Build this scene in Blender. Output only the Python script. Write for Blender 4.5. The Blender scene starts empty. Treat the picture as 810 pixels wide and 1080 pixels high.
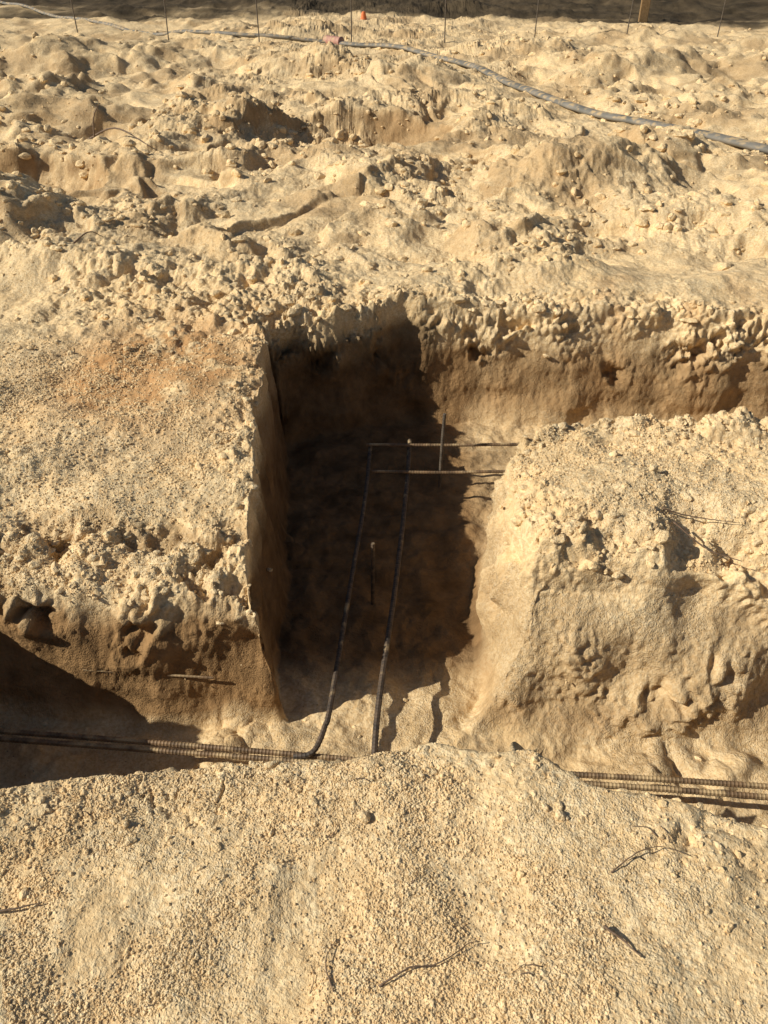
import bpy, math, numpy as np
from mathutils import Vector
rng=np.random.default_rng(7)
sc=bpy.context.scene
f32=np.float32
# ------------------------------------------------------------ noise
perm=rng.permutation(256).astype(np.int32)
ang=rng.random(256)*2*np.pi
GX=np.cos(ang).astype(f32);GY=np.sin(ang).astype(f32)
R1=rng.random(256).astype(f32);R2=rng.random(256).astype(f32);R3=rng.random(256).astype(f32)
G3=rng.normal(size=(256,3)).astype(f32);G3/=np.linalg.norm(G3,axis=1)[:,None]
def hsh(xi,yi,s): return perm[(perm[(xi+s*37)&255]+yi+s*11)&255]
def perlin(x,y,s=0):
    x=np.asarray(x,f32);y=np.asarray(y,f32)
    xf=np.floor(x);yf=np.floor(y);xi=xf.astype(np.int32);yi=yf.astype(np.int32)
    u=x-xf;v=y-yf
    def g(a,b):
        h=hsh(xi+a,yi+b,s);return GX[h]*(u-a)+GY[h]*(v-b)
    su=u*u*(3-2*u);sv=v*v*(3-2*v)
    a=g(0,0);b=g(1,0);c=g(0,1);d=g(1,1)
    return ((a+su*(b-a))*(1-sv)+(c+su*(d-c))*sv)*1.5
def perlin3(x,y,z,s=0):
    xf=np.floor(x);yf=np.floor(y);zf=np.floor(z)
    xi=xf.astype(np.int32);yi=yf.astype(np.int32);zi=zf.astype(np.int32)
    u=x-xf;v=y-yf;w=z-zf
    su=u*u*(3-2*u);sv=v*v*(3-2*v);sw=w*w*(3-2*w)
    r=0
    for a in(0,1):
        for b in(0,1):
            for c in(0,1):
                h=perm[(hsh(xi+a,yi+b,s)+zi+c)&255]
                g=G3[h,0]*(u-a)+G3[h,1]*(v-b)+G3[h,2]*(w-c)
                r=r+g*(su if a else 1-su)*(sv if b else 1-sv)*(sw if c else 1-sw)
    return r*1.5
def worley3(x,y,z,s=0):
    xf=np.floor(x).astype(np.int32);yf=np.floor(y).astype(np.int32);zf=np.floor(z).astype(np.int32)
    best=np.full(x.shape,9,f32)
    for a in(-1,0,1):
        for b in(-1,0,1):
            for c in(-1,0,1):
                h=perm[(hsh(xf+a,yf+b,s)+zf+c)&255]
                dx=xf+a+R1[h]-x;dy=yf+b+R2[h]-y;dz=zf+c+R3[h]-z
                np.minimum(best,dx*dx+dy*dy+dz*dz,out=best)
    return np.sqrt(best)
def fbm(x,y,o=4,s=0,gain=.5):
    r=0;a=1
    for i in range(o):
        r=r+a*perlin(x*2**i,y*2**i,s+i);a*=gain
    return r
def worley(x,y,s=0):
    x=np.asarray(x,f32);y=np.asarray(y,f32)
    xf=np.floor(x).astype(np.int32);yf=np.floor(y).astype(np.int32)
    best=np.full(x.shape,9,f32)
    for a in(-1,0,1):
        for b in(-1,0,1):
            h=hsh(xf+a,yf+b,s)
            dx=xf+a+R1[h]-x;dy=yf+b+R2[h]-y
            np.minimum(best,dx*dx+dy*dy,out=best)
    return np.sqrt(best)
def sm(a,b,x):
    t=np.clip((x-a)/(b-a),0,1);return t*t*(3-2*t)
def dome(w,r=.75,p=.5): return np.clip(1-(w/r)**2,0,1)**p
# ------------------------------------------------------------ grid
def lines(segs):
    out=[segs[0][0]]
    for a,b,st,gr in segs:
        p=out[-1]
        while p<b-1e-6:
            p+=max(st,gr*abs(p));out.append(min(p,b))
    return np.array(out,f32)
xp=lines([(0,.33,.007,0),(.33,.66,.004,0),(.66,2.4,.007,0),(2.4,10,.01,.008),(10,260,.05,.04)])
xn=lines([(0,.34,.007,0),(.34,.70,.0028,0),(.70,2.4,.007,0),(2.4,10,.01,.008),(10,260,.05,.04)])
xs=np.concatenate([-xn[::-1],xp[1:]])
ys=np.concatenate([-lines([(0,3,.05,0),(3,40,.3,.05)])[::-1],
   lines([(0,.4,.02,0),(.4,1.70,.007,0),(1.70,2.25,.0036,0),(2.25,3.95,.0075,0),(3.95,4.5,.0034,0),(4.5,15,.01,.003),(15,30,.04,.004),(30,300,.1,.02)])[1:]])
nx,ny=len(xs),len(ys);print('grid',nx,ny)
X,Y=np.meshgrid(xs,ys)
# ------------------------------------------------------------ trench plan (metres)
wx=.045*fbm(X*2.1,Y*2.1,2,1)+.006*fbm(X*9,Y*9,2,5)
wy=.05*fbm(X*2.3,Y*2.3,2,9)+.006*fbm(X*9,Y*9,2,15)
far=sm(4.5,5.6,Y)
xw=X+wx;yw=Y+wy
Wq=worley(X*4.2+wx*9,Y*4.2+wy*9,2);W7=worley(X*9+wx*14,Y*9+wy*14,3);W20=worley(X*21,Y*21,6);W45=worley(X*44,Y*44,8)
scal=(.05*(.45-Wq)+.03*fbm(X*5,Y*5,2,7))*.6
nearx=[-4,-.98,-.5,-.1,.1,.38,.5,.95,4];neary=[1.17,1.20,1.29,1.30,1.31,1.29,1.19,1.11,.90]
dN=yw-np.interp(xw,nearx,neary).astype(f32)
aL=np.interp(xw,[-4,-1.25,-.4],[2.12,2.04,1.99]).astype(f32)-yw
bL=(X+wx*.7+.02*fbm(X*5,Y*5,2,77))-np.interp(yw,[1.9,2.6,4.1,4.6],[-.415,-.485,-.60,-.61]).astype(f32)
def sdmax(*a):
    m=a[0]
    for q in a[1:]: m=np.maximum(m,q)
    s=0
    for q in a: s=s+np.clip(q,0,None)**2
    return np.where(m>0,np.sqrt(s),m)
dL=sdmax(aL,bL)
dF=np.interp(xw,[-3,-.62,-.45,-.2,.0,.15,.45,.70,1.0,1.45,2.1,5],[3.96,3.98,4.06,4.13,4.24,4.27,4.24,4.26,4.27,4.23,4.17,3.9]).astype(f32)-yw
aR=np.interp(xw,[.3,.5,1.2,4],[2.15,2.13,2.15,2.1]).astype(f32)-yw
bR=np.interp(yw,[1.9,2.5,2.8,3.1],[.49,.49,.52,.72]).astype(f32)-xw
cR=yw-np.interp(xw,[.4,.6,.8,1.1,2,4],[2.80,2.93,2.99,3.0,2.98,2.96]).astype(f32)
kk=.07
dR=np.log(np.exp(aR/kk)+np.exp(bR/kk)+np.exp(cR/kk)).astype(f32)*kk-.012
dR=np.where(np.isfinite(dR),dR,np.maximum(np.maximum(aR,bR),cR))
dW=sdmax(xw+1.575,yw-2.2)
D=.62+.02*fbm(X*2,Y*2,3,4)+.03*sm(2,3,Y)
def prof(d,w,amp=1.,p=1.25):
    t0=np.clip((d+.05)/w,0,1)
    t=np.clip((d+.035-scal*amp*(1-t0))/w,0,1)**p
    return t*t*(3-2*t)
side=sm(-.03,.05,bL-aL)
pL=prof(dL,.17-.08*side,1-.2*side,1.2-.35*side)
wR=.18+.24*sm(-.05,.15,aR-bR)
pR=prof(dR,wR,1.3,.95);pF=prof(dF,.17+.06*sm(.4,.7,X),1.,1.0)
P=np.minimum(np.minimum(prof(dN,.16,.3),pL),np.minimum(pF,pR));P=np.minimum(P,prof(dW,.1))
isR=((pR<=np.minimum(pL,pF)+1e-4)&(X>.2)&(Y<3.4)&(Y>1.5)).astype(f32)
dmin=np.minimum(np.minimum(np.minimum(dN,dL),np.minimum(dF,dR)),dW)
top=1-P
neg=lambda d:np.clip(-d,0,None)
lip=np.exp(-(neg(dmin)/.15)**2)*top
flat_=sm(.12,.0,P)                      # plan-view relief only on the flat tops, walls get 3D relief
# ------------------------------------------------------------ top relief
wfx=X+.20*fbm(X*1.0,Y*1.0,2,21);wfy=Y+.20*fbm(X*1.0,Y*1.0,2,31)
Z=.05*fbm(X*.9,Y*.9,3,2)+(.022*fbm(X*3.5,Y*3.5,3,12)+.004*fbm(X*22,Y*22,2,13))*flat_*(.6+.4*sm(1.3,1.9,Y))
Z=Z*sm(-1,.4,Y)
rough=np.clip(.5+.9*fbm(X*.8+3,Y*.8,3,17),0,1)
mid=sm(2.4,4.2,Y)
nearlip=np.exp(-(neg(dN)/.10)**2)*(Y<1.6)
lipc=lip*(1-.8*nearlip)
rz=np.clip(.5*lipc+far*rough*.6+.6*mid*rough*(1-far)+.4*sm(1.7,2.2,Y)*rough*(1-far),0,1.2)*flat_
Z+=rz*(.035*dome(Wq,.62,.8)*rough+.02*dome(W7,.65,.8)*(.3+rough)+.010*dome(W20,.7,.7)+.032*fbm(X*7,Y*7,5,18,.6))+(.001+.006*rough)*dome(W45,.7,.8)*sm(60,20,Y)*sm(1.3,1.9,Y)*flat_
# sagging, broken shoulder of the left bank with hollows
Lb=(X<-.2)*(Y>1.7)*(Y<3.2)
Z-=.12*np.exp(-(neg(aL)/.20)**1.5)*Lb*sm(0,.06,neg(bL)+.03)
band=np.exp(-((aL+.15)/.12)**2)*Lb*sm(0,.05,neg(bL))
hb_=fbm(X*4.2,Y*5,5,150,.6)
Z+=band*(.05*np.clip(hb_,-.2,.5)-.15*np.clip(-hb_-.10,0,.5)+.015*dome(W7,.65,.9))
Z-=.07*np.exp(-neg(dR)/.12)*(X>.2)*(Y>1.6)*(Y<2.85)
bandR=np.exp(-((aR+.08)/.17)**2)*(X>.5)*(Y<3)
hr_=fbm(X*3.0+9,Y*3.6,4,160,.5)
Z+=bandR*flat_*(.05*np.clip(hr_,-.2,.5)-.11*np.clip(-hr_-.12,0,.5))
Z+=.06*np.exp(-(((X-1.25)/.85)**2+((Y-2.45)/.4)**2))
Z+=.04*np.exp(-((X+.85)/.3)**2)*sm(2.6,3.6,Y)*sm(4.8,4.2,Y)
Z+=.07*np.exp(-((Y-4.75)/.33)**2)*(1+.9*fbm(X*1.3,Y*1.3,2,19))*sm(4.2,4.6,Y)
Z+=.05*np.exp(-(((X+.5)/.22)**2+((Y-4.35)/.2)**2))
# foreground : low swell, dents and shallow scraped arcs
Z+=.012*np.exp(-((X-.12)/.33)**2-((Y-1.20)/.13)**2)
smooth=np.zeros_like(X)
def scrape(cx,w,dep,y0,y1):
    global Z,smooth
    q=(X-cx)/w;g=sm(y0,y0+.1,Y)*sm(y1,y1-.06,Y)
    Z-=dep*(np.exp(-q**4)-.3*np.exp(-(np.abs(q)-1.35)**2*9))*g
    smooth=np.maximum(smooth,np.exp(-q**4)*g)
scrape(-.19+.35*(Y-.8)**2,.05,.007,.62,1.05)
scrape(.22-.4*(Y-.9),.09,.004,.70,1.05)
scrape(-.55+.3*(Y-.9),.09,.005,.66,1.0)
Z+=.018*fbm(X*2.0,Y*2.0,3,61)*sm(1.6,1.2,Y)*sm(.2,.5,Y)
# ------------------------------------------------------------ far relief : loose sand, scuffed hollows and low mounds
fin=sm(20,10,Y)
zone=np.clip(.62+.9*fbm(X*.35+5,Y*.35,2,35)-.3*np.exp(-(((X-2)/1.6)**2+((Y-6.3)/1.2)**2)),.15,1)
F=.09*fbm(wfx*.5,wfy*.5,2,40,.45)+.06*fbm(wfx*1.2,wfy*1.2,2,43)*(.4+.6*fin)
n1=fbm(wfx*.7+wfy*.15,wfy*.85,4,41,.5);n2=fbm(wfx*.9-wfy*.4,wfy*.8+wfx*.25,4,47,.5)
F+=(.06*sm(-.10,.16,n1)-.07*sm(.08,.28,n2))*(.3+.7*fin)
WF=worley(wfx*1.2,wfy*1.2,50);WG=worley(wfx*2.8,wfy*2.8,52);WH=worley(X*6.5+wfx*.5,Y*6.5,54)
F+=.09*dome(WF,.78,1.6)*sm(.2,.8,rough)*(.5+.5*fin)+(.040*dome(WG,.7,1.3)+.018*dome(WH,.65,1.))*rough*fin*(.3+.7*zone)
r4=fbm(wfx*3.0,wfy*3.0,5,55,.6)
F+=(.040*r4+.014*(1-2*np.abs(fbm(wfx*2.2,wfy*2.6,4,57,.55))))*(.25+.75*rough)*fin*(.25+.75*zone)
def mound(cx,cy,rx,ry,h,p=1.6,k=.15):
    global F
    r=((wfx-cx)/rx)**2+((wfy-cy)/ry)**2+k*r4
    F=F+h*np.clip(1-r,0,1)**p
for m in [(1.7,7.0,1.1,.9,.28),(2.7,8.0,.9,.7,.10),(-2.1,8.9,.9,.7,.07),(-4.9,14.2,1.6,1.2,.30),(-3.3,15.3,1.3,1,.25),(-1.3,13.8,1.1,.9,.25),
  (3.6,13.6,1.6,1.1,.25),(-2.7,5.8,.7,.5,.12),(.2,12.4,1.,.7,.16),(2.4,16,1.5,1,.2),(6.5,14,1.6,1.2,.3),(-7,13,1.7,1.2,.35),
  (1.0,5.5,.7,.4,.09),(-3.6,9.8,1,.7,.14),(-5.5,10.8,1.1,.9,.2),(5,18,1.8,1.2,.25),(-1.5,18.5,1.8,1.1,.25)]:
    mound(*m)
for m in [(-3.25,7.2,.9,.55,-.55,.8),(2.5,6.8,.3,.3,-.10,1),
   (3.0,12.3,.8,.5,-.13,1),(-4.2,12.2,.9,.5,-.18,1),(1.72,4.62,.16,.2,-.14,.8),(-4.6,9.0,.6,.5,-.2,.9)]:
    mound(*m)
# long shallow dug hollow with a steeper back face
hm=((X+.40)/1.15)**2+((Y-9.2-.12*(X+.35))/.8)**2
F=F*(1-.85*np.exp(-hm**2))+.07*np.exp(-((hm-1.4)/.4)**2)*(Y>8.9)-.40*np.clip(1-hm,0,1)**.6*np.clip(.5+.5*(Y-8.8)/.8,.3,1)+.02*r4*np.exp(-hm)
hp=np.array([(-.95,17.3),(1.15,14.2),(1.75,12.0),(2.3,10.2),(2.8,9.3),(3.5,8.3),(4.3,7.4)])
dh=np.full(X.shape,9,f32)
for a_,b_ in zip(hp[:-1],hp[1:]):
    e_=b_-a_;t=np.clip(((X-a_[0])*e_[0]+(Y-a_[1])*e_[1])/(e_@e_),0,1)
    dh=np.minimum(dh,np.hypot(X-a_[0]-t*e_[0],Y-a_[1]-t*e_[1]))
F=F*(1-.88*np.exp(-(dh/.55)**2))
Z+=F*far*sm(60,24,Y)
Z+=.15*sm(22.5,25.5,Y)*(1+.5*fbm(X*.4,Y*.4,2,60))*sm(80,40,Y)
crack=np.clip(.16-np.abs(fbm(X*5,Y*5,4,70)),0,.16)/.16
Z-=.025*lipc*crack**2*(rough+.3)*flat_
fl=-D+.02*fbm(X*7,Y*7,3,80)+.010*dome(W20)*sm(0,.5,fbm(X*3,Y*3,2,81))+.032*dome(W7,.6,.7)*sm(.1,.5,fbm(X*2.5,Y*2.5,2,83))*sm(.35,.6,np.abs(X-.1))
Z=Z*top+fl*P
wall=np.clip(5*P*(1-P),0,1)
gy_,gx_=np.gradient(P,ys,xs);gm=np.sqrt(gx_**2+gy_**2)+1e-6
nX=gx_/gm;nY=gy_/gm                      # points away from the bank
m_=np.where((wall>.02)|((lipc>.2)&(Y>1.6)&(Y<4.9)))
px_,py_,pz_=X[m_],Y[m_],Z[m_]
q0=perlin3(px_*2.2,py_*2.2,pz_*2.2,89)
q1=perlin3(px_*4.5,py_*4.5,pz_*4.5,90);q2=perlin3(px_*9,py_*9,pz_*9,91);q3=perlin3(px_*20,py_*20,pz_*20,92);q4=perlin3(px_*45,py_*45,pz_*45,93)
q5=perlin3(px_*3,py_*3,pz_*14,94)
w1=worley3(px_*6+q2,py_*6+q2,pz_*6+q3,95);w2=worley3(px_*17+q3,py_*17,pz_*17+q2,96)
rg=sm(-.25,.25,q0+.4*q1)
cav=-np.clip(.6*q1+q2+.5*q3-.18,0,.45)
lump=.040*(.55-w1)*2*rg+.012*(.5-w2)*2*rg
upm=sm(-.30,-.06,pz_+.45*q1)
iR=isR[m_]
upm=np.where(iR>0,.10+.50*sm(-.05,.35,q1+.5*q0),upm)*(.4+.6*rg)
sideM=(np.abs(nX[m_])>.75)&(px_<0)
amp=np.where(sideM,.55,1.)
dd=(np.where(iR>0,.085,.05)*q1*np.where(sideM,.7,1)+upm*(lump+.17*cav+.03*(np.abs(q3)-.2)+.018*q4)+(.35+.65*upm)*.010*q3+.006*q4+.012*q5*(1-upm))*amp
dz=(upm*(lump*.9+.12*cav+.018*q4)+np.where(iR>0,.04*q1,0))*amp
wm=np.clip(wall[m_]*1.3,0,1);lm=np.clip(lipc[m_]*1.2,0,1)*.9*(pz_>-.16)
PX=X.copy();PY=Y.copy();PZ=Z.copy()
PX[m_]+=dd*nX[m_]*wm;PY[m_]+=dd*nY[m_]*wm;PZ[m_]+=dz*np.maximum(lm,wm*sm(-.5,-.2,pz_)*.5)
Z=PZ
gy_,gx_=np.gradient(Z,ys,xs)
slope=np.sqrt(gx_**2+gy_**2)
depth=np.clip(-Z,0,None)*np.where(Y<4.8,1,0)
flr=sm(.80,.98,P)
moist_shade=sm(.13,.28,depth+.06*fbm(X*4,Y*4,3,104))*(1-.82*flr*sm(2.3,2.0,Y)-.55*flr*sm(.35,.6,X)*sm(2.6,3,Y))*1.12  # damp walls; floor painted paler where sunlit, browner where shaded
moist_shade*=1-.76*sm(.38,.22,dR)*(1-.9*flr)*(X>.2)*(Y<3.4)
moist_shade*=1-.34*sm(.3,.6,X)*(Y>3.8)
moist_shade+=.45*sm(.12,.6,fbm(X*1.1,Y*1.1,4,100)+.35*slope)*far+.75*np.exp(-hm*1.3)*(Y>7.8)+.5*np.exp(-((X+3.25)/.8)**2-((Y-7.3)/.5)**2)
moist_shade+=.10*sm(.5,1.6,slope)+.4*sm(0,.05,band*np.clip(-hb_-.12,0,.5))  # darker on steep slopes and in the shoulder hollows
moist_shade=np.clip(moist_shade+.12*fbm(X*6,Y*6+Z*8,3,101),0,1.15)
pit_shade=sm(.06,.22,P)*sm(.46,.34,X+.05*(Y-2))*sm(-.8,-.7,X)*sm(1.98,2.3,Y)  # shade of the central pit, painted into the sand colour
pit_shade=np.clip(pit_shade*.82,0,1)
red=np.exp(-(((X+1.1)/.42)**2+((Y-3.45)/.45)**2))*sm(-.5,.2,fbm(X*4,Y*4,5,110,.65)+.2)*top*2.
red=np.clip(red+.6*np.exp(-(((X-1.6)/.6)**2+((Y-4.4)/.3)**2))*sm(-.1,.4,fbm(X*3,Y*3,3,111)),0,1)
tree_shade=sm(-.8,.8,Y-23.4+2.4*sm(0,8,X)+1.5*fbm(X*.25,Y*.5,4,120))*.97  # tree shade along the far edge, painted as a dark ground strip
# ------------------------------------------------------------ mesh helpers
def mkmesh(name,co,quads,smooth=True):
    co=np.ascontiguousarray(co,f32);q=np.ascontiguousarray(quads,np.int32)
    me=bpy.data.meshes.new(name)
    me.vertices.add(len(co));me.vertices.foreach_set('co',co.ravel())
    k=q.shape[1]
    me.loops.add(q.size);me.loops.foreach_set('vertex_index',q.ravel())
    me.polygons.add(len(q));me.polygons.foreach_set('loop_start',np.arange(0,q.size,k,dtype=np.int32))
    me.polygons.foreach_set('loop_total',np.full(len(q),k,np.int32))
    me.polygons.foreach_set('use_smooth',np.full(len(q),smooth))
    me.update(calc_edges=True)
    return me
def add(name,me,mat,**kw):
    ob=bpy.data.objects.new(name,me);sc.collection.objects.link(ob)
    if mat: me.materials.append(mat)
    for k,v in kw.items(): ob[k]=v
    return ob
# ------------------------------------------------------------ materials
def newmat(n):
    m=bpy.data.materials.new(n);m.use_nodes=True;nt=m.node_tree
    return m,nt,nt.nodes['Principled BSDF']
def N(nt,t,**kw):
    n=nt.nodes.new(t)
    for k,v in kw.items():
        if k in n.inputs: n.inputs[k].default_value=v
        else: setattr(n,k,v)
    return n
def mixc(nt,fac,a,b):
    n=nt.nodes.new('ShaderNodeMix');n.data_type='RGBA'
    for s,v in((0,fac),(6,a),(7,b)):
        if hasattr(v,'links') or hasattr(v,'is_linked'): nt.links.new(v,n.inputs[s])
        else: n.inputs[s].default_value=v if s==0 else (*v,1)
    return n.outputs[2]
def ramp(nt,src,a,b):
    n=nt.nodes.new('ShaderNodeMapRange');n.inputs[1].default_value=a;n.inputs[2].default_value=b
    nt.links.new(src,n.inputs[0]);return n.outputs[0]
def mul(nt,a,b,op='MULTIPLY'):
    n=nt.nodes.new('ShaderNodeMath');n.operation=op
    for i,v in enumerate((a,b)):
        if hasattr(v,'is_linked'): nt.links.new(v,n.inputs[i])
        else: n.inputs[i].default_value=v
    return n.outputs[0]
def sandmat(name,attrs=True):
    m,nt,b=newmat(name);L=nt.links.new
    tc=N(nt,'ShaderNodeTexCoord').outputs['Object']
    def noise(s,d=6,r=.6):
        n=N(nt,'ShaderNodeTexNoise',Scale=s,Detail=d,Roughness=r);L(tc,n.inputs['Vector']);return n.outputs[0]
    def att(a): return N(nt,'ShaderNodeAttribute',attribute_name=a).outputs['Fac']
    n1=noise(1.3,4);n2=noise(9,4);n3=noise(70,3,.7);n4=noise(300,2,.7)
    grain=mul(nt,ramp(nt,noise(3.1,5,.6),.45,.56),.75);grain=mul(nt,grain,.2,'ADD')
    if attrs: grain=mul(nt,grain,mul(nt,1.,mul(nt,att('smooth'),.6),'SUBTRACT'))
    vg=N(nt,'ShaderNodeTexVoronoi',Scale=180.);L(tc,vg.inputs['Vector'])
    sc_=N(nt,'ShaderNodeSeparateColor');L(vg.outputs['Color'],sc_.inputs[0])
    dry=mixc(nt,ramp(nt,n1,.35,.65),(.80,.57,.295),(.90,.69,.405))
    dry=mixc(nt,ramp(nt,n2,.35,.8),dry,(.95,.785,.50))
    dry=mixc(nt,ramp(nt,n3,.62,.38),dry,(.68,.475,.245))
    gm_=mul(nt,mul(nt,ramp(nt,sc_.outputs[0],.6,1.),.42),grain)
    dry=mixc(nt,gm_,dry,(.50,.36,.20))
    gm2=mul(nt,mul(nt,ramp(nt,sc_.outputs[1],.6,1.),.4),grain)
    dry=mixc(nt,gm2,dry,(.97,.85,.62))
    col=dry
    if attrs:
        wet_shade=mixc(nt,ramp(nt,n2,.3,.7),(.21,.122,.053),(.42,.255,.118))
        wet_shade=mixc(nt,gm_,wet_shade,(.15,.09,.042))
        col=mixc(nt,att('moist_shade'),col,wet_shade)  # damp brown, lent to the shaded pit floor as well
        col=mixc(nt,mul(nt,att('pit_shade'),.92),col,mixc(nt,ramp(nt,n2,.3,.7),(.08,.047,.022),(.20,.12,.057)))
        r_=mixc(nt,ramp(nt,n2,.3,.7),(.44,.21,.075),(.56,.33,.145))
        col=mixc(nt,mul(nt,att('red'),.85),col,r_)
        shade_c=mixc(nt,ramp(nt,n1,.35,.65),(.025,.019,.012),(.09,.065,.038))
        col=mixc(nt,att('tree_shade'),col,shade_c)
    v=N(nt,'ShaderNodeTexVoronoi',Scale=38.);L(tc,v.inputs['Vector'])
    col=mixc(nt,mul(nt,ramp(nt,v.outputs['Distance'],.10,.06),ramp(nt,noise(5,2),.52,.62)),col,(.2,.13,.07))
    L(col,b.inputs['Base Color']);b.inputs['Roughness'].default_value=.95
    b.inputs['Specular IOR Level'].default_value=.15
    add1=N(nt,'ShaderNodeMath',operation='MULTIPLY_ADD');L(vg.outputs['Distance'],add1.inputs[0]);add1.inputs[1].default_value=-.9;L(n4,add1.inputs[2])
    b1=N(nt,'ShaderNodeBump',Distance=.0035);L(grain,b1.inputs['Strength']);L(add1.outputs[0],b1.inputs['Height'])
    b2=N(nt,'ShaderNodeBump',Strength=.5,Distance=.009);L(n3,b2.inputs['Height']);L(b1.outputs[0],b2.inputs['Normal'])
    b3=N(nt,'ShaderNodeBump',Strength=.4,Distance=.05);L(noise(18,5,.62),b3.inputs['Height']);L(b2.outputs[0],b3.inputs['Normal'])
    L(b3.outputs[0],b.inputs['Normal'])
    return m
M_g=sandmat('sand_ground');M_c=sandmat('sand_crumb',False)
def plain(name,c1,c2,sc_=30.,rough=.7,dust=0,metal=0):
    m,nt,b=newmat(name);tc=N(nt,'ShaderNodeTexCoord').outputs['Object']
    n=N(nt,'ShaderNodeTexNoise',Scale=sc_,Detail=5.);nt.links.new(tc,n.inputs['Vector'])
    c=mixc(nt,ramp(nt,n.outputs[0],.35,.65),c1,c2)
    if dust:
        g_=N(nt,'ShaderNodeNewGeometry');s_=N(nt,'ShaderNodeSeparateXYZ');nt.links.new(g_.outputs['Normal'],s_.inputs[0])
        n2=N(nt,'ShaderNodeTexNoise',Scale=12.,Detail=6.);nt.links.new(tc,n2.inputs['Vector'])
        c=mixc(nt,mul(nt,ramp(nt,s_.outputs[2],-.2,.9),ramp(nt,n2.outputs[0],.62-dust*.35,.75-dust*.3)),c,(.50,.36,.19))
    nt.links.new(c,b.inputs['Base Color']);b.inputs['Roughness'].default_value=rough;b.inputs['Metallic'].default_value=metal
    bp=N(nt,'ShaderNodeBump',Strength=.4,Distance=.003);nt.links.new(n.outputs[0],bp.inputs['Height']);nt.links.new(bp.outputs[0],b.inputs['Normal'])
    return m
M_r=plain('shaded_steel',(.04,.03,.023),(.12,.08,.05),45.,.7,.15)  # near-black copy of the bar steel, for bars in the pit's shade
M_r2=plain('sunlit_dusty_rusty_steel',(.11,.07,.038),(.25,.155,.08),30.,.65,.4,.1)  # paler copy for the sunlit bars, with dust and rust
M_h=plain('dusty_hose',(.13,.125,.11),(.23,.21,.18),3.,.75,.45);M_k=plain('pink_coupling',(.42,.20,.16),(.5,.28,.22),30.,.7,.4)
M_t=plain('dry_twig',(.10,.06,.035),(.2,.13,.08),60.);M_p=plain('post_wood',(.25,.15,.06),(.35,.22,.1));M_o=plain('orange_plastic',(.66,.15,.04),(.7,.2,.06),10.,.7)
M_b=plain('black_rubber',(.03,.03,.03),(.06,.055,.05))
M_s=plain('stake_steel',(.07,.055,.04),(.14,.11,.08))
# ------------------------------------------------------------ ground
idx=np.arange(nx*ny,dtype=np.int32).reshape(ny,nx)
quads=np.stack([idx[:-1,:-1],idx[:-1,1:],idx[1:,1:],idx[1:,:-1]],-1).reshape(-1,4)
co=np.stack([PX,PY,PZ],-1).reshape(-1,3)
me=mkmesh('ground',co,quads)
for nm,a in(('moist_shade',moist_shade),('red',red),('tree_shade',tree_shade),('pit_shade',pit_shade),('smooth',smooth)):
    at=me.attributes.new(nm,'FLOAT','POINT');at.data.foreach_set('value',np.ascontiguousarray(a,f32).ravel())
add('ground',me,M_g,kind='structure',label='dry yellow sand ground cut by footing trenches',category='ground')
def hz(x,y):
    i=np.clip(np.searchsorted(xs,x),1,nx-1);j=np.clip(np.searchsorted(ys,y),1,ny-1)
    tx=np.clip((x-xs[i-1])/(xs[i]-xs[i-1]),0,1);ty=np.clip((y-ys[j-1])/(ys[j]-ys[j-1]),0,1)
    return (Z[j-1,i-1]*(1-tx)+Z[j-1,i]*tx)*(1-ty)+(Z[j,i-1]*(1-tx)+Z[j,i]*tx)*ty
def samp(A,x,y):
    return A[np.clip(np.searchsorted(ys,y),0,ny-1),np.clip(np.searchsorted(xs,x),0,nx-1)]
# ------------------------------------------------------------ scattered crumbs and clods
import bmesh
def ico(sub):
    bm=bmesh.new();bmesh.ops.create_icosphere(bm,subdivisions=sub,radius=1)
    v=np.array([q.co[:] for q in bm.verts],f32);bm.verts.ensure_lookup_table()
    f=np.array([[q.index for q in p.verts] for p in bm.faces],np.int32);bm.free();return v,f
def scatter(name,px,py,r,sub,jit,label,sink=.3,smooth=False):
    v,f=ico(sub);n=len(px);k=len(v)
    V=np.broadcast_to(v,(n,k,3)).copy()
    if sub>1:
        ph=rng.random((n,1,3))*6.28;fr=rng.uniform(1.8,3.6,(n,1,3))
        V*=(1+jit*np.sin(V*fr+ph).sum(-1,keepdims=True)*.5)
        V*=(1+rng.uniform(-.13,.13,(n,k,1)))
    else: V*=(1+rng.uniform(-jit,jit,(n,k,1)))
    s=rng.uniform(.55,1.3,(n,1,3));s[...,2]*=.7
    V=V*s*r[:,None,None]
    a=rng.random(n)*6.28;c,s_=np.cos(a)[:,None],np.sin(a)[:,None]
    vx=V[...,0]*c-V[...,1]*s_;vy=V[...,0]*s_+V[...,1]*c
    z0=hz(px,py)
    V=np.stack([vx+px[:,None],vy+py[:,None],V[...,2]+(z0+r*(.6-sink*1.2))[:,None]],-1)
    F_=(f[None]+(np.arange(n)*k)[:,None,None]).reshape(-1,3)
    return add(name,mkmesh(name,V.reshape(-1,3),F_,smooth),M_c,kind='stuff',label=label,category='sand')
n=440000
y=rng.uniform(.5**.5,3.8**.5,n)**2;x=rng.uniform(-1,1,n)*(.35+.56*y)
keep=(samp(P,x,y)<.03)
dens=.06+.9*sm(-.02,.35,fbm(x*2.2,y*2.2,5,130,.6))
dens=np.maximum(dens,.85*np.exp(-((x-.08)/.2)**2)*sm(1.35,1.0,y))
dens=np.maximum(dens,.3*sm(1.7,2.2,y))*(1-.8*samp(smooth,x,y))
keep&=rng.random(n)<dens*.6
x,y=x[keep],y[keep];print('crumbs',len(x))
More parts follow.
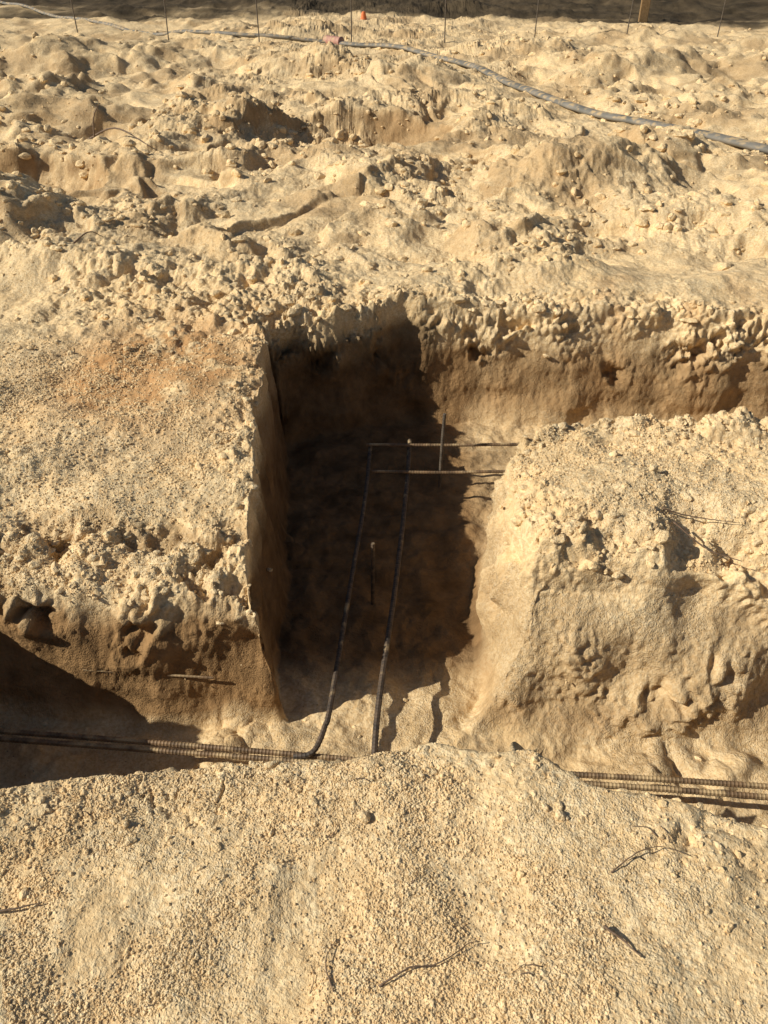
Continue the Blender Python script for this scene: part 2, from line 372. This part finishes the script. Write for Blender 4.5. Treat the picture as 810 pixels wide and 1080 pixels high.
scatter('loose_sand_crumbs',x,y,(rng.uniform(.0010,.0029,len(x))+.003*rng.random(len(x))**9).astype(f32)*np.clip(.7+.3*y,1,1.8).astype(f32),1,.15,'loose granular crumbs of pale dry sand',.25)
n=170000
y=np.exp(rng.uniform(math.log(.6),math.log(20),n));x=rng.uniform(-1,1,n)*(.4+.56*y)
iRs=samp(isR,x,y)>.5
pr=.010+.38*samp(lipc,x,y)+.42*samp(far*rough*zone**2,x,y)+.3*samp(mid*rough,x,y)+.3*samp(band,x,y)+.2*samp(bandR*flat_,x,y)+.09*np.where((samp(P,x,y)>.95)&(y<2.1),1.,0)
pr=pr*np.where((samp(P,x,y)>.06),.05,1)*np.where(iRs&(samp(P,x,y)>.1),.5,1)
pr=pr*np.where((samp(P,x,y)>.8)&(y>2.1),0,1)
keep=rng.random(n)<pr*.5
x,y=x[keep],y[keep];print('clods',len(x))
r=(.0022+.018*rng.random(len(x))**4)*np.clip(.4+.33*y,.6,3.0)
scatter('sand_clods',x,y,r.astype(f32),2,.38,'small broken clods of damp sand',.6,False)
# ------------------------------------------------------------ tubes
def spline(pts,n):
    P_=[Vector(p) for p in pts];P_=[2*P_[0]-P_[1]]+P_+[2*P_[-1]-P_[-2]]
    out=[]
    seg=len(P_)-3
    for i in range(seg):
        a,b,c,d=P_[i:i+4]
        for k in range(n):
            t=k/n
            out.append(.5*((2*b)+(c-a)*t+(2*a-5*b+4*c-d)*t*t+(3*b-3*c+d-a)*t**3))
    out.append(P_[-2]);return np.array([p[:] for p in out])
def resample(c,step):
    d=np.r_[0,np.cumsum(np.linalg.norm(np.diff(c,axis=0),axis=1))]
    s=np.linspace(0,d[-1],max(3,int(d[-1]/step)));return np.stack([np.interp(s,d,c[:,k]) for k in range(3)],-1)
def tube(c,rad,m=8,flat=1.0):
    n=len(c);T=np.gradient(c,axis=0);T/=np.linalg.norm(T,axis=1)[:,None]
    up=np.array([0,0,1.]) if abs(T[:,2]).mean()<.8 else np.array([0,1.,0])
    S=np.cross(T,up);S/=np.linalg.norm(S,axis=1)[:,None];U=np.cross(S,T)
    a=np.arange(m)/m*2*np.pi
    rad=np.broadcast_to(rad,(n,))
    V=c[:,None]+rad[:,None,None]*(np.cos(a)[None,:,None]*S[:,None]+flat*np.sin(a)[None,:,None]*U[:,None])
    V=V.reshape(-1,3);i=np.arange(n*m).reshape(n,m);j=np.roll(i,-1,1)
    q=np.stack([i[:-1],j[:-1],j[1:],i[1:]],-1).reshape(-1,4)
    caps=[]
    V=np.vstack([V,c[0],c[-1]])
    for k in range(m):
        k2=(k+1)%m
        caps.append([n*m,k2,k,k]);caps.append([n*m+1,(n-1)*m+k,(n-1)*m+k2,(n-1)*m+k2])
    return V,q,caps
def tubemesh(name,c,rad,m=8,flat=1.0,smooth=True):
    V,q,caps=tube(c,rad,m,flat)
    me=bpy.data.meshes.new(name)
    faces=[tuple(map(int,f)) for f in q]+[(a,b,c_) for a,b,c_,_ in caps]
    me.from_pydata([tuple(map(float,v)) for v in V],[],faces)
    me.polygons.foreach_set('use_smooth',[smooth]*len(me.polygons));me.update();return me
def rebar(pts,r,label,group='reinforcing bars laid in the trench',mat=None,st=.0045,per=3,rib=.12):
    c=resample(spline(pts,12),st);k=np.arange(len(c))
    rad=r*(1+rib*(k%per==0));rad[0]=rad[-1]=r*.9
    return add('rebar',tubemesh('rebar',c,rad,8,1,False),mat or M_r,label=label,category='rebar',group=group)
for dy,dz,rr in((0,0,.0092),(.028,.004,.0092)):
    rebar([(-1.56,1.755+dy,-.51+dz),(-.9,1.705+dy,-.52+dz),(-.2,1.645+dy*.8,-.525+dz),(.2,1.60+dy*.8,-.525+dz),(.55,1.565+dy,-.51+dz),(1.3,1.485+dy*1.3,-.49+dz),(2.6,1.36+dy,-.5+dz)],rr,
      'long rusty ribbed steel bar lying in the front trench',mat=M_r2,st=.004,per=3,rib=.16)
rebar([(-.30,1.665,-.515),(-.25,1.665,-.505),(-.222,1.69,-.49),(-.20,1.76,-.475),(-.185,1.86,-.47),(-.13,2.6,-.48),(-.09,3.1,-.47),(-.07,3.56,-.45)],.0095,'dark steel bar with bent end running up the trench')
rebar([(-.035,1.60,-.50),(-.017,1.86,-.46),(.05,2.5,-.47),(.11,3.2,-.47),(.135,3.6,-.45)],.0105,'dark steel bar running straight up the trench')
rebar([(-.09,3.52,-.43),(.35,3.50,-.42),(.75,3.49,-.41),(1.9,3.5,-.43)],.0078,'thin steel bar crossing into the side trench',mat=M_r2)
rebar([(-.06,3.30,-.45),(.3,3.29,-.45),(.65,3.27,-.43),(1.9,3.3,-.45)],.0078,'thin steel bar crossing into the side trench',mat=M_r2)
rebar([(-1.06,1.945,-.40),(-.85,1.94,-.415),(-.60,1.925,-.42)],.0045,'thin dark bar lying against the sand wall',mat=M_r2)
g='short upright steel pegs holding the bars'
rebar([(-.049,2.54,-.66),(-.047,2.545,-.5),(-.045,2.55,-.31)],.008,'short upright steel peg in the trench floor',g)
rebar([(.29,3.44,-.68),(.292,3.445,-.45),(.298,3.45,-.21)],.008,'short upright steel peg catching the sun',g,M_s)
# ------------------------------------------------------------ hose
def drape(xy,off,n=14,win=31):
    c=spline([(a,b,0) for a,b in xy],n);c=resample(c,.05)
    z=hz(c[:,0].astype(f32),c[:,1].astype(f32))
    zm=np.max([np.roll(np.pad(z,20,'edge'),s)[20:-20] for s in range(-6,7,2)],axis=0)*.6+z*.4
    h=win//2;k=np.hanning(win);k/=k.sum()
    c[:,2]=np.convolve(np.pad(zm,h,'edge'),k,'valid')+off;return c
hc=drape([(-.95,17.3),(.15,16.3),(1.15,14.6),(1.75,12.3),(2.3,10.3),(2.8,9.3),(3.5,8.3),(4.3,7.4),(5.4,6.4)],.025)
hose=add('hose',tubemesh('hose',hc,.074,14,.5),M_h,label='dusty grey flat hose lying across the sand mounds',category='hose')
hb=drape([(-15,29),(-9.5,24.5),(-6,20.5),(-3.2,18.0),(-1.0,17.35)],.01)
hose2=add('hose',tubemesh('hose',hb,.05,12,.7),M_h,label='thinner pale hose joined to a pink coupling',category='hose')
e=hc[0]-hc[6];e/=np.linalg.norm(e)
cp=np.array([hc[0]-e*.2,hc[0]+e*.2])+np.array([0,0,.02]);cp=resample(cp,.02);rad=np.full(len(cp),.080);rad[::5]=.090
kx=add('coupling',tubemesh('coupling',cp,rad,14),M_k,label='pink pipe coupling');kx.parent=hose
# ------------------------------------------------------------ fence stakes
def stake(x,y,h,tilt,lab):
    z=float(hz(np.array([x]),np.array([y]))[0])
    c=resample(np.array([[x,y,z-.15],[x+tilt*h,y,z+h]]),.05)
    return add('fence_stake',tubemesh('fence_stake',c,.011,6),M_s,label=lab,category='stake',group='thin steel stakes along the site edge')
for i,xx in enumerate([-7.2,-5.7,-4.05,-2.35,-.62,1.15,2.85,4.6,6.35,8.0]):
    stake(xx,17.2+.05*i,1.25,[.01,-.02,.03,0,.02,-.01,.02,.05,.02,-.02][i],'thin rusty steel stake standing in the sand')
def box(name,dx,dy,dz,bev,mat):
    bm=bmesh.new();bmesh.ops.create_cube(bm,size=1)
    for v in bm.verts: v.co=Vector((v.co.x*dx,v.co.y*dy,(v.co.z+.5)*dz))
    bmesh.ops.bevel(bm,geom=bm.edges[:],offset=bev,segments=2,affect='EDGES')
    me=bpy.data.meshes.new(name);bm.to_mesh(me);bm.free();return me
p=add('wooden_post',box('wooden_post',.20,.1,1.5,.01,M_p),M_p,label='short brown timber post at the site edge',category='post')
p.location=(6.1,22,float(hz(np.array([6.1]),np.array([22.]))[0])-.1)
zc=float(hz(np.array([-.48]),np.array([22.]))[0])
cone=bpy.data.objects.new('traffic_cone',None);sc.collection.objects.link(cone);cone.location=(-.48,22.,zc-.02);cone.scale=(.6,.6,.42)
cone['label']='small plain orange marker cone on the sand';cone['category']='traffic cone'
def lathe(name,prof_,mat):
    m=20;V=[];Fc=[]
    for r,z in prof_:
        for k in range(m): V.append((r*math.cos(k/m*6.2832),r*math.sin(k/m*6.2832),z))
    for i in range(len(prof_)-1):
        for k in range(m): Fc.append((i*m+k,i*m+(k+1)%m,(i+1)*m+(k+1)%m,(i+1)*m+k))
    me=bpy.data.meshes.new(name);me.from_pydata(V,[],Fc);me.update();o=add(name,me,mat);o.parent=cone;return o
lathe('cone_body',[(.14,.025),(.11,.15),(.08,.34),(.06,.42),(.0,.43)],M_o)
o=add('cone_base',box('cone_base',.34,.34,.03,.008,M_o),M_b);o.parent=cone
# ------------------------------------------------------------ twigs and roots
def twig(pts,r,lab='thin dry twig lying on the sand'):
    P_=[]
    for q in pts:
        x_,y_=q[0],q[1];z=float(hz(np.array([x_]),np.array([y_]))[0])
        P_.append((x_,y_,z+r+(q[2] if len(q)>2 else 0)))
    c=resample(spline(P_,8),.008);c+=rng.normal(0,.0006,c.shape)
    rad=np.linspace(r,r*.35,len(c))
    return add('twig',tubemesh('twig',c,rad,6),M_t,label=lab,category='twig',group='dry twigs and roots on the sand')
twig([(-.01,.73,.003),(.05,.76,.008),(.11,.77,.006),(.175,.81,.01),(.20,.815,.012)],.0024)
twig([(.455,.83,.01),(.49,.80,.006),(.515,.765,.003)],.0035)
twig([(-.86,.88,.004),(-.80,.885,.01),(-.74,.90,.006)],.0035)
twig([(.50,.95),(.56,.985,.012),(.62,1.0,.015),(.68,.98,.004)],.0018)
twig([(-.10,.72),(-.12,.78,.006),(-.10,.83,.003)],.0018)
twig([(1.02,2.25,.03),(1.12,2.16,.04),(1.22,2.1,.07)],.004,'thin root sticking out of the sand bank')
twig([(1.0,2.32,.01),(1.1,2.3,.04),(1.25,2.24,.03)],.003,'thin root sticking out of the sand bank')
twig([(.0,.6),(.08,.62,.01),(.16,.60,.004),(.24,.64,.01)],.002)
twig([(-2.75,8.2,.0),(-2.72,8.2,.18),(-2.66,8.2,.30)],.01,'broken stick standing out of the sand')
twig([(-3.0,8.6,.05),(-2.6,8.4,.10),(-2.2,8.1,.03)],.012)
twig([(-2.0,5.1,.0),(-1.9,5.2,.08),(-1.85,5.3,.02)],.006)
twig([(1.42,3.98,.0),(1.43,4.02,.12),(1.40,4.0,.2)],.002,'thin root sticking out of the sand bank')
for k in range(26):
    yy=math.exp(rng.uniform(math.log(.65),math.log(3)));xx=rng.uniform(-1,1)*(.25+.42*yy)
    if samp(P,np.array([xx]),np.array([yy]))[0]>.02: continue
    a=rng.uniform(0,3.14);l=rng.uniform(.02,.07)
    twig([(xx,yy),(xx+l*.5*math.cos(a),yy+l*.5*math.sin(a),.004),(xx+l*math.cos(a+.3),yy+l*math.sin(a+.3))],rng.uniform(.0009,.0018))
# ------------------------------------------------------------ light
el=math.radians(34);phi=math.radians(11)
tr=Vector((math.cos(phi)*math.cos(el),math.sin(phi)*math.cos(el),-math.sin(el)))
sl=bpy.data.lights.new('sun','SUN');sl.energy=5;sl.angle=math.radians(.5);sl.color=(1,.935,.80)
so=bpy.data.objects.new('sun',sl);sc.collection.objects.link(so);so.rotation_euler=tr.to_track_quat('-Z','Y').to_euler()
w=bpy.data.worlds.new('World');sc.world=w;w.use_nodes=True;nt=w.node_tree
sky=nt.nodes.new('ShaderNodeTexSky');sky.sky_type='NISHITA';sky.sun_disc=False;sky.sun_elevation=el
sky.sun_rotation=math.atan2(-tr.x,-tr.y)%(2*math.pi)
nt.links.new(sky.outputs[0],nt.nodes['Background'].inputs[0]);nt.nodes['Background'].inputs[1].default_value=.055
# ------------------------------------------------------------ camera
cam=bpy.data.cameras.new('camera');co_=bpy.data.objects.new('camera',cam);sc.collection.objects.link(co_)
co_.location=(0,0,1.7);co_.rotation_euler=(math.radians(90-36),0,0)
cam.sensor_fit='VERTICAL';cam.sensor_height=36;cam.lens=28;cam.clip_end=1000;cam.clip_start=.05
sc.camera=co_
sc.view_settings.view_transform='Standard';sc.view_settings.look='None';sc.view_settings.exposure=0
